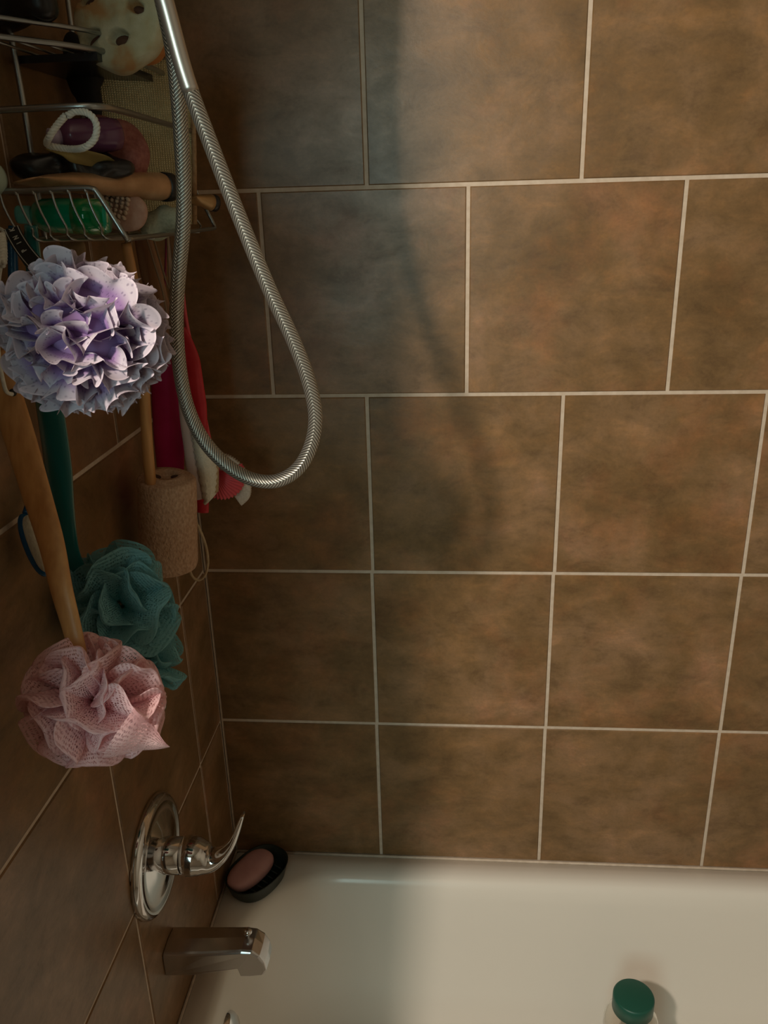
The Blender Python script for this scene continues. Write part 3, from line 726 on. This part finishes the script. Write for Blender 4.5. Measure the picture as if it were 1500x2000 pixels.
# lavender lace pouf and its lettered ribbon
def build_lavender():
    c = at(162, 654, 1, -.655)
    t = empty('bath_pouf', c, 'large lavender lace ruffled bath pouf hanging by a black lettered ribbon', 'bath pouf')
    pouf(t, c, .0665, 46, .17, 5.5, M['lav'], 11, sx=(1.05, .92, .98), R0=.50, arc=(1.7, 3.0), nu=170, nv=8, flow=Vector((.9, -.2, -.5)))
    # ribbon: two straps from the near rail of the basket to the pouf
    pts = [at(22, 445, 1, -.512), at(30, 462, 1, -.520), at(48, 490, 1, -.535), at(72, 518, 1, -.55), at(100, 545, 1, -.57), at(130, 590, 1, -.60)]
    back = [at(22, 445, 1, -.500), at(30, 468, 1, -.505), at(52, 505, 1, -.52), at(75, 535, 1, -.55), at(110, 580, 1, -.585)]
    def strap(P, w, name, m, lift=0):
        P = spline(P, 8); V = []; F = []; n = len(P)
        for i, p in enumerate(P):
            d = (P[min(i+1, n-1)]-P[max(i-1, 0)]).normalized(); v = (p-CAM_DIR).normalized()
            s = d.cross(v).normalized(); nn = s.cross(d).normalized()
            if nn.y > 0: nn = -nn
            for a, b in ((-w, 0), (w, 0), (w, .0007), (-w, .0007)): V.append(p+s*a-nn*b+nn*lift)
        for i in range(n-1):
            for k in range(4): k2 = (k+1) % 4; F.append((i*4+k, i*4+k2, (i+1)*4+k2, (i+1)*4+k))
        F += [(0, 1, 2, 3), tuple((n-1)*4+k for k in (3, 2, 1, 0))]
        return mesh(name, V, F, m, t, smooth=False), P
    CAM_DIR = Vector((.43, -1.3, 1.2))
    rb = mat('ribbon_black', (.010, .010, .012), .6); wh = mat('ribbon_white', (.55, .56, .55), .7)
    strap(back, .0050, 'ribbon_back', mat('ribbon_teal', (.03, .07, .075), .7))
    o, P = strap(pts, .0072, 'ribbon', rb)
    wp = bpy.data.objects
    for off in (-.0058, .0058):
        n = len(P); Q = []
        for i, p in enumerate(P):
            d = (P[min(i+1, n-1)]-P[max(i-1, 0)]).normalized(); v = (p-CAM_DIR).normalized(); s = d.cross(v).normalized(); nn = s.cross(d).normalized()
            if nn.y > 0: nn = -nn
            Q.append(p+s*off+nn*.0003)
        mesh('white_stripe', *tube(Q, .00045, 6), wh, o)
    # lettering reads upwards along the ribbon
    for ch, (px, py) in zip('PINK', [(61, 490), (51, 476.5), (43, 464), (35, 449)]):
        cu = bpy.data.curves.new('letter', 'FONT'); cu.body = ch; cu.size = .0066; cu.extrude = .0002; cu.align_x = 'CENTER'; cu.align_y = 'CENTER'; cu.offset = .00012
        tmp = bpy.data.objects.new('letter', cu); C.objects.link(tmp)
        dg = bpy.context.evaluated_depsgraph_get(); me = bpy.data.meshes.new_from_object(tmp.evaluated_get(dg))
        bpy.data.objects.remove(tmp)
        # nearest ribbon point
        tgt = at(px, py, 1, -.53); i = min(range(len(P)), key=lambda q: abs(((P[q]-CAM).dot(UP)/(P[q]-CAM).dot(FW))-((tgt-CAM).dot(UP)/(tgt-CAM).dot(FW))))
        p = P[i]; d = (P[i-1]-P[i+1]).normalized() if 0 < i < len(P)-1 else (P[0]-P[1]).normalized()
        v = (p-CAM_DIR).normalized(); nn = -(v-d*v.dot(d)).normalized(); x = d; y = nn.cross(x)
        me.transform(Matrix((x, y, nn)).transposed().to_4x4()); me.materials.clear(); me.materials.append(wh)
        lo = bpy.data.objects.new('letter', me); C.objects.link(lo); lo.parent = o; lo.location = p+nn*.0006-t.location
build_lavender()

wood = mottled('varnished_wood', (.50, .24, .085), (.64, .34, .13), 22, .38, .08, detail=6, stretch=(5, 5, .5))
wood2 = mottled('brown_wood', (.22, .10, .045), (.32, .16, .075), 30, .5, .1, stretch=(5, 5, .5))
def build_pink():
    c = at(186, 1366, 1, -.655)
    top = at(-12, 690, 1, -.575); bot = at(150, 1262, 1, -.645)
    t = empty('handled_pouf', c, 'pale pink netting pouf on a long varnished wooden handle', 'bath pouf')
    petal_pouf(t, c, .0650, 44, M['pink'], 23, sx=(1.0, .92, .98))
    # long handle, outline follows the photo: wide, then narrowing to the pouf
    pts = [(-14, 690, -.548), (8, 760, -.555), (40, 860, -.570), (70, 960, -.585), (100, 1060, -.605), (120, 1150, -.625), (140, 1225, -.635), (158, 1300, -.645)]
    P = spline([at(*p[:2], 1, p[2]) for p in pts], 6)
    side = (1, 0, .28)
    o = mesh('handle', *tube(P, [.0050, .0060, .0058, .0055, .0055, .0052, .0048, .0045], 22, [.0140, .0165, .0160, .0150, .0132, .0112, .0096, .0085], up=side), wood, t)
    hk = at(22, 768, 1, -.568)
    mesh('cord_hole', *lathe([(.0001, .002), (.0030, .0016), (.0036, 0)], hk+Vector((0, .003, 0)), (.25, -1, .1), 16), M['black'], t)
    rp = [at(24, 770, 1, -.570), at(12, 764, 1, -.577), at(4, 735, 1, -.577), at(-2, 700, 1, -.575), at(-6, 640, 1, -.572), at(-4, 560, 1, -.570), at(4, 500, 1, -.560), at(6, 470, 1, -.540), at(6, 452, 1, -.512), at(-4, 445, 1, -.505)]
    mesh('hanging_cord', *tube(spline(rp, 8), .0019, 8), rope, t)
    k = [at(2, 460, 1, -.535), at(4, 480, 1, -.55), at(5, 500, 1, -.56), at(3, 520, 1, -.57)]
    mesh('cord_knot', *twist(k, .0045, .012), rope, t)
    # folded corner flap at lower right
    A, B, D = at(228, 1440, 1, -.70), at(333, 1458, 1, -.672), at(282, 1372, 1, -.70)
    E, G = at(200, 1480, 1, -.70), at(150, 1440, 1, -.71)
    V = []; F = []; UV = []; n = 14
    for i in range(n+1):
        for j in range(n+1):
            u, v = i/n, j/n
            p = (G.lerp(A, .3)*(1-u)+B*u)*(1) if 0 else None
            up_ = G.lerp(D, .85).lerp(B, u); lo = E.lerp(B, u); p = up_.lerp(lo, v)
            p = p+Vector((0, -1, .2))*(.013*math.sin(v*PI)*(1-u)+.002*math.sin(u*9))
            V.append(p); UV.append((u*.09, .60+.36*v))
    for i in range(n):
        for j in range(n): a = i*(n+1)+j; F.append((a, a+1, a+n+2, a+n+1))
    mesh('corner_flap', V, F, M['pink'], t, uv=UV)
build_pink()

def build_aqua():
    c = at(236, 1180, 1, -.490)
    t = empty('aqua_pouf', c, 'dim aqua netting pouf on a teal plastic handle near the wall', 'bath pouf')
    petal_pouf(t, c, .0620, 34, M['aqua'], 5, sx=(1.05, .85, 1.15), wk=1.1)
    c2 = at(286, 1295, 1, -.475)
    o = petal_pouf(t, c2, .0450, 22, M['aqua'], 6, sx=(1.0, .9, 1.3), wk=1.1)
    tm = mat('teal_plastic', (.015, .17, .17), .22, trans=.25, IOR=1.4)
    pts = [(60, 440, -.50), (70, 560, -.495), (84, 700, -.49), (98, 800, -.49), (112, 900, -.49), (122, 1000, -.49), (136, 1080, -.49), (170, 1150, -.49)]
    P = spline([at(x, y, 1, d) for x, y, d in pts], 6)
    mesh('handle', *tube(P, [.0045, .005, .006, .006, .006, .005], 18, [.006, .010, .0145, .0150, .0125, .009], up=(1, 0, .2)), tm, t)
build_aqua()

def build_blue_brush():
    a = at(46, 1000, 1, -.560); b = at(94, 1124, 1, -.575); c = at(74, 1062, 1, -.568)
    R = frame((b-a), (1, 0, .3))
    t = empty('bath_brush', c, 'blue plastic bath brush with cream bristles behind the wooden handle', 'brush')
    bm_ = mat('blue_plastic', (.008, .085, .20), .25)
    mesh('brush_head', *blob(c+R@Vector((-.0045, 0, 0)), (.0095, .010, .033), R, 28, 18, 2.2), bm_, t)
    cr = mottled('cream_bristle', (.50, .47, .36), (.60, .57, .45), 400, .9, .5, stretch=(1, 1, .4))
    mesh('bristle_pad', *blob(c+R@Vector((.0035, .0065, .000)), (.0072, .0085, .029), R, 24, 16, 2.6, .05, 120), cr, t)
    P = [a+Vector((0, .004, -.004)), at(62, 960, 1, -.545), at(46, 890, 1, -.530), at(34, 830, 1, -.520), at(30, 700, 1, -.51), at(25, 500, 1, -.50), at(25, 442, 1, -.495)]
    mesh('handle', *tube(spline(P, 6), [.004, .005, .005, .005, .004], 14), bm_, t)
build_blue_brush()

def build_stick_loofah():
    a = at(324, 930, 1, -.300); b = at(329, 1106, 1, -.292); d = (b-a); ln = d.length; d.normalize()
    t = empty('loofah_brush', b, 'tan cylindrical loofah on a thin wooden stick with a cord loop', 'loofah')
    m = mottled('loofah_tan', (.44, .26, .155), (.60, .39, .26), 330, .9, 1.0, detail=4, dist=.0025, mid=(.34, .66), stretch=(1, 1, .6))
    r0, r1 = .0375, .0385; n = 48; V = []; F = []
    prof = [(.02, .002), (.35, .003), (.40, -.002), (.62, -.003), (.66, .002), (.90, .001), (.985, .004), (1.0, .010)]
    L1 = [(1.0, s) for s in [.1, .2, .3, .4, .5, .6, .7, .8, .9, .96]]
    x = Vector((1, 0, 0)); x = (x-d*x.dot(d)).normalized(); y = d.cross(x)
    def ring(r, h, w=1):
        for k in range(n):
            q = 2*PI*k/n; rr = r*(1+.030*math.cos(3*q+.5)*w+.012*noise.noise(Vector((math.cos(q)*3, math.sin(q)*3, h*60))))
            V.append(a+d*h+x*(rr*math.cos(q))+y*(rr*math.sin(q)))
    for s, h in prof: ring(r0*s, h)
    for s, f in L1: ring((r0+(r1-r0)*f)*s, .010+(ln-.016)*f)
    for s, h in [(.95, ln-.003), (.8, ln+.001), (.02, ln+.002)]: ring(r1*s, h)
    tot = len(prof)+len(L1)+3
    for i in range(tot-1):
        for k in range(n): k2 = (k+1) % n; F.append((i*n+k, i*n+k2, (i+1)*n+k2, (i+1)*n+k))
    mesh('loofah_body', V, F, m, t)
    dk = mat('loofah_hole', (.07, .03, .015), .9)
    for q in (-.3, 1.5, 3.0):
        mesh('end_hole', *blob(a+d*.0020+x*(.014*math.cos(q))+y*(.014*math.sin(q)), (.0085, .0060, .0030), frame(d, x), 12, 6), dk, t)
    P = [at(300, 1000, 1, -.315), at(293, 930, 1, -.325), at(288, 870, 1, -.33), at(284, 800, 1, -.335), at(278, 700, 1, -.34), at(262, 560, 1, -.345), at(246, 475, 1, -.35)]
    mesh('stick', *tube(spline(P, 6), [.0068, .0070, .0068, .0064, .006, .0055], 16), wood, t)
    cd = mottled('tan_cord', (.42, .30, .17), (.50, .38, .24), 200, .8, .3)
    P = [at(380, 1015, 1, -.285), at(392, 1038, 1, -.285), at(403, 1070, 1, -.285), at(406, 1100, 1, -.285), at(400, 1124, 1, -.285), at(388, 1133, 1, -.287), at(376, 1126, 1, -.29), at(370, 1108, 1, -.292), at(371, 1085, 1, -.29)]
    mesh('cord_loop', *tube(spline(P, 8), .0019, 8), cd, t)
    P = [at(246, 475, 1, -.35), at(250, 462, 1, -.352), at(252, 452, 1, -.352)]
    mesh('hanging_cord', *tube(P, .0016, 8), cd, t)
build_stick_loofah()

def build_wood_brush():
    """flat brown wooden handle hanging on cords behind the hose"""
    t = empty('wooden_back_brush', at(305, 600, 1, -.26), 'reddish brown wooden brush handle hanging on cords behind the lavender pouf', 'brush')
    pts = [(278, 462, -.27), (292, 520, -.265), (310, 590, -.26), (330, 650, -.255), (346, 700, -.25), (354, 740, -.25)]
    P = spline([at(x, y, 1, d) for x, y, d in pts], 6)
    mesh('handle', *tube(P, [.004, .005, .005, .005, .004], 16, [.010, .0140, .0125, .009, .0065], up=(1, 0, .25)), wood2, t)
    cd = mat('brown_cord', (.26, .17, .10), .8)
    for pp in ([(255, 455), (258, 500), (262, 560), (270, 630)], [(297, 455), (310, 500), (322, 540), (335, 575)], [(283, 455), (300, 510), (318, 570), (330, 640)], [(326, 455), (330, 520), (333, 580), (336, 640)]):
        mesh('cord', *tube(spline([at(x, y, 1, -.285) for x, y in pp], 6), .0013, 6), cd, t)
build_wood_brush()
# tan triangular rag under the basket
def rag(name, ol, y0, thick, m, label, cat, bulge=.006, parent=None):
    P = [at(x, y, 1, y0) for x, y in ol]; n = len(P); c = sum(P, Vector())/n
    V = P+[c+Vector((0, -bulge, 0))]+[p+Vector((0, thick, 0)) for p in P]+[c+Vector((0, thick+bulge, 0))]; F = []
    for i in range(n):
        j = (i+1) % n; F += [(i, j, n), (n+1+j, n+1+i, 2*n+1), (j, i, n+1+i, n+1+j)]
    o = mesh(name, V, F, m, parent, loc=None if parent else c); subd(o, 2)
    if not parent: tag(o, label, cat)
    return o
rag('cloth_corner', [(106, 462), (135, 466), (166, 464), (168, 500), (160, 525), (138, 505), (120, 485)], -.40, .004, mottled('tan_cloth', (.26, .17, .08), (.32, .22, .12), 200, .9, .3), 'tan cloth corner hanging under the wire basket', 'cloth')

def build_red_set():
    red = mottled('red_plastic', (.50, .014, .024), (.60, .030, .040), 30, .45, .05)
    mag = mottled('magenta_plastic', (.46, .010, .10), (.54, .016, .13), 30, .45, .05)
    t = empty('red_bath_brush', at(385, 850, 1, -.16), 'long red plastic bath brush handle hanging behind the hose', 'brush')
    pts = [(352, 640, -.165), (364, 690, -.165), (372, 760, -.165), (380, 830, -.16), (388, 900, -.16), (394, 960, -.16), (396, 1000, -.16)]
    P = spline([at(x, y, 1, d) for x, y, d in pts], 6)
    mesh('handle', *tube(P, [.004, .006, .007, .006, .005], 20, [.007, .018, .021, .017, .011, .009], up=(1, 0, .1)), red, t)
    P2 = [at(350, 650, 1, -.165), at(346, 560, 1, -.17), at(345, 460, 1, -.19)]
    mesh('hanging_cord', *tube(P2, .0014, 6), mat('red_cord', (.25, .02, .03), .7), t)
    t2 = empty('magenta_paddle', at(330, 830, 1, -.205), 'flat magenta bath paddle hanging behind the tan loofah', 'brush')
    pts = [(318, 640, -.205), (322, 720, -.205), (326, 790, -.205), (330, 860, -.205), (334, 930, -.205), (338, 985, -.205)]
    P = spline([at(x, y, 1, d) for x, y, d in pts], 6)
    mesh('paddle', *tube(P, [.004, .006, .006, .005], 20, [.010, .0195, .0215, .0215, .019, .012], up=(1, 0, .1)), mag, t2)
    mesh('hanging_cord', *tube([at(320, 645, 1, -.205), at(322, 560, 1, -.21), at(325, 460, 1, -.23)], .0014, 6), mat('magenta_cord', (.22, .02, .06), .7), t2)
    # white brush with cream bristles
    t3 = empty('cream_brush', at(395, 920, 1, -.225), 'white handled brush with cream fringed bristles hanging beside the loofah', 'brush')
    wp = mat('dusty_white_plastic', (.60, .48, .45), .4)
    pts = [(352, 640, -.222), (354, 730, -.222), (360, 810, -.222), (369, 870, -.222), (378, 930, -.222), (390, 975, -.222)]
    P = spline([at(x, y, 1, d) for x, y, d in pts], 6)
    mesh('handle', *tube(P, [.003, .004, .004, .003], 16, [.003, .006, .0075, .0085, .0065], up=(1, 0, .1)), wp, t3)
    cr = mottled('cream_fringe', (.68, .64, .52), (.78, .74, .62), 300, .9, .4)
    V = []; F = []; A_ = spline([at(376, 840, 1, -.222), at(386, 900, 1, -.222), at(402, 985, 1, -.222)], 12); B_ = spline([at(388, 830, 1, -.215), at(420, 900, 1, -.212), at(418, 970, 1, -.215)], 12)
    n = len(A_)
    for i in range(n):
        z = .0042*(i % 2); a = A_[i]+Vector((-z*.6, -.004, 0)); b = B_[i]+Vector((z*.4, -.002, 0)); m_ = a.lerp(b, .5)+Vector((0, -.009-z*.6, 0))
        V += [a, m_, b, b+Vector((0, .010, 0)), a.lerp(b, .5)+Vector((0, .014, 0)), a+Vector((0, .010, 0))]
    for i in range(n-1):
        for k in range(6): k2 = (k+1) % 6; F.append((i*6+k, i*6+k2, (i+1)*6+k2, (i+1)*6+k))
    F += [tuple(range(5, -1, -1)), tuple((n-1)*6+k for k in range(6))]
    mesh('bristles', V, F, cr, t3)
    tn = mottled('tan_bristle', (.38, .25, .13), (.46, .32, .18), 300, .9, .4)
    mesh('bristle_edge', *tube(spline([at(400, 850, 1, -.208), at(418, 900, 1, -.206), at(420, 960, 1, -.208)], 8), [.003, .006, .005], 12), tn, t3)
    # shell shaped scrubber
    c = at(447, 948, 1, -.165)
    t4 = empty('shell_scrubber', c, 'coral red shell shaped scrubber with white bristle fringe', 'brush')
    co = mat('coral_plastic', (.72, .085, .11), .42)
    V = []; F = []; n = 60; nr = 8; hub = at(424, 922, 1, -.163)
    tip0, tip1 = -150, 60
    Rr = .0430
    X = Vector((1, 0, 0)); Z = Vector((0, .15, 1)).normalized()
    for side in (0, 1):
        for j in range(nr+1):
            for i in range(n+1):
                ang = math.radians(-100+118*i/n); rid = math.cos(i*PI/2.0*1.0)
                f = j/nr; rr = Rr*f*(1+.02*rid*f)*(1-.10*abs(2*i/n-1)**2)
                p = hub+X*(rr*math.cos(ang))+Z*(rr*math.sin(ang))
                dome = .010*math.sin(PI*min(1, f*.9+.1))*(1-.3*abs(2*i/n-1)**2)+.0016*rid*f
                p.y += -dome if side == 0 else .003
                V.append(p)
    Wn = n+1; Hh = (nr+1)*Wn
    for j in range(nr):
        for i in range(n):
            a = j*Wn+i; F.append((a, a+1, a+Wn+1, a+Wn)); F.append((Hh+a+Wn, Hh+a+Wn+1, Hh+a+1, Hh+a))
    for i in range(n): a = nr*Wn+i; F.append((a, a+1, Hh+a+1, Hh+a))
    for j in range(nr): a = j*Wn; F.append((a, a+Wn, Hh+a+Wn, Hh+a)); a += n; F.append((a+Wn, a, Hh+a, Hh+a+Wn))
    mesh('shell', V, F, co, t4)
    wb_ = mottled('white_bristle', (.66, .58, .50), (.78, .70, .62), 300, .9, .4)
    V = []; F = []; P = spline([at(x, y, 1, -.150) for x, y in [(404, 902), (422, 894), (442, 896), (460, 908), (474, 926), (482, 950), (480, 968), (468, 980)]], 10); n = len(P); ctr = at(440, 940, 1, -.150)
    for i, p in enumerate(P):
        o_ = (p-ctr).normalized()*(.0045+.0018*(i % 2)); inn = -(p-ctr).normalized()*.020
        V += [p+inn+Vector((0, -.005, 0)), p+o_+Vector((0, -.004, 0)), p+o_+Vector((0, .006, 0)), p+inn+Vector((0, .008, 0))]
    for i in range(n-1):
        for k in range(4): k2 = (k+1) % 4; F.append((i*4+k, i*4+k2, (i+1)*4+k2, (i+1)*4+k))
    F += [(3, 2, 1, 0), tuple((n-1)*4+k for k in range(4))]
    mesh('bristle_fringe', V, F, wb_, t4)
    mesh('handle', *tube(spline([hub, at(408, 860, 1, -.150), at(392, 780, 1, -.145), at(375, 690, 1, -.145), at(360, 600, 1, -.15), at(352, 470, 1, -.19)], 6), [.005, .004, .004, .003, .0015], 12), co, t4)
build_red_set()
cloth('black_lump', at(165, 150, 1, -.30), (.020, .016, .042), Matrix.Identity(3), mottled('black_lump_matte', (.006, .006, .007), (.012, .012, .013), 80, .8, .3), 'black lump standing between the tiers, left of the woven mitt', 'cloth', .4, 40, 12)  # lumpy black filler between the tray and the mitt
cloth('black_wash_bag', at(24, 4, 1, -.44), (.040, .030, .020), Matrix.Identity(3), blk, 'black wash bag lying on the upper tier at the top left', 'bag', .4, 30, 15, 3)
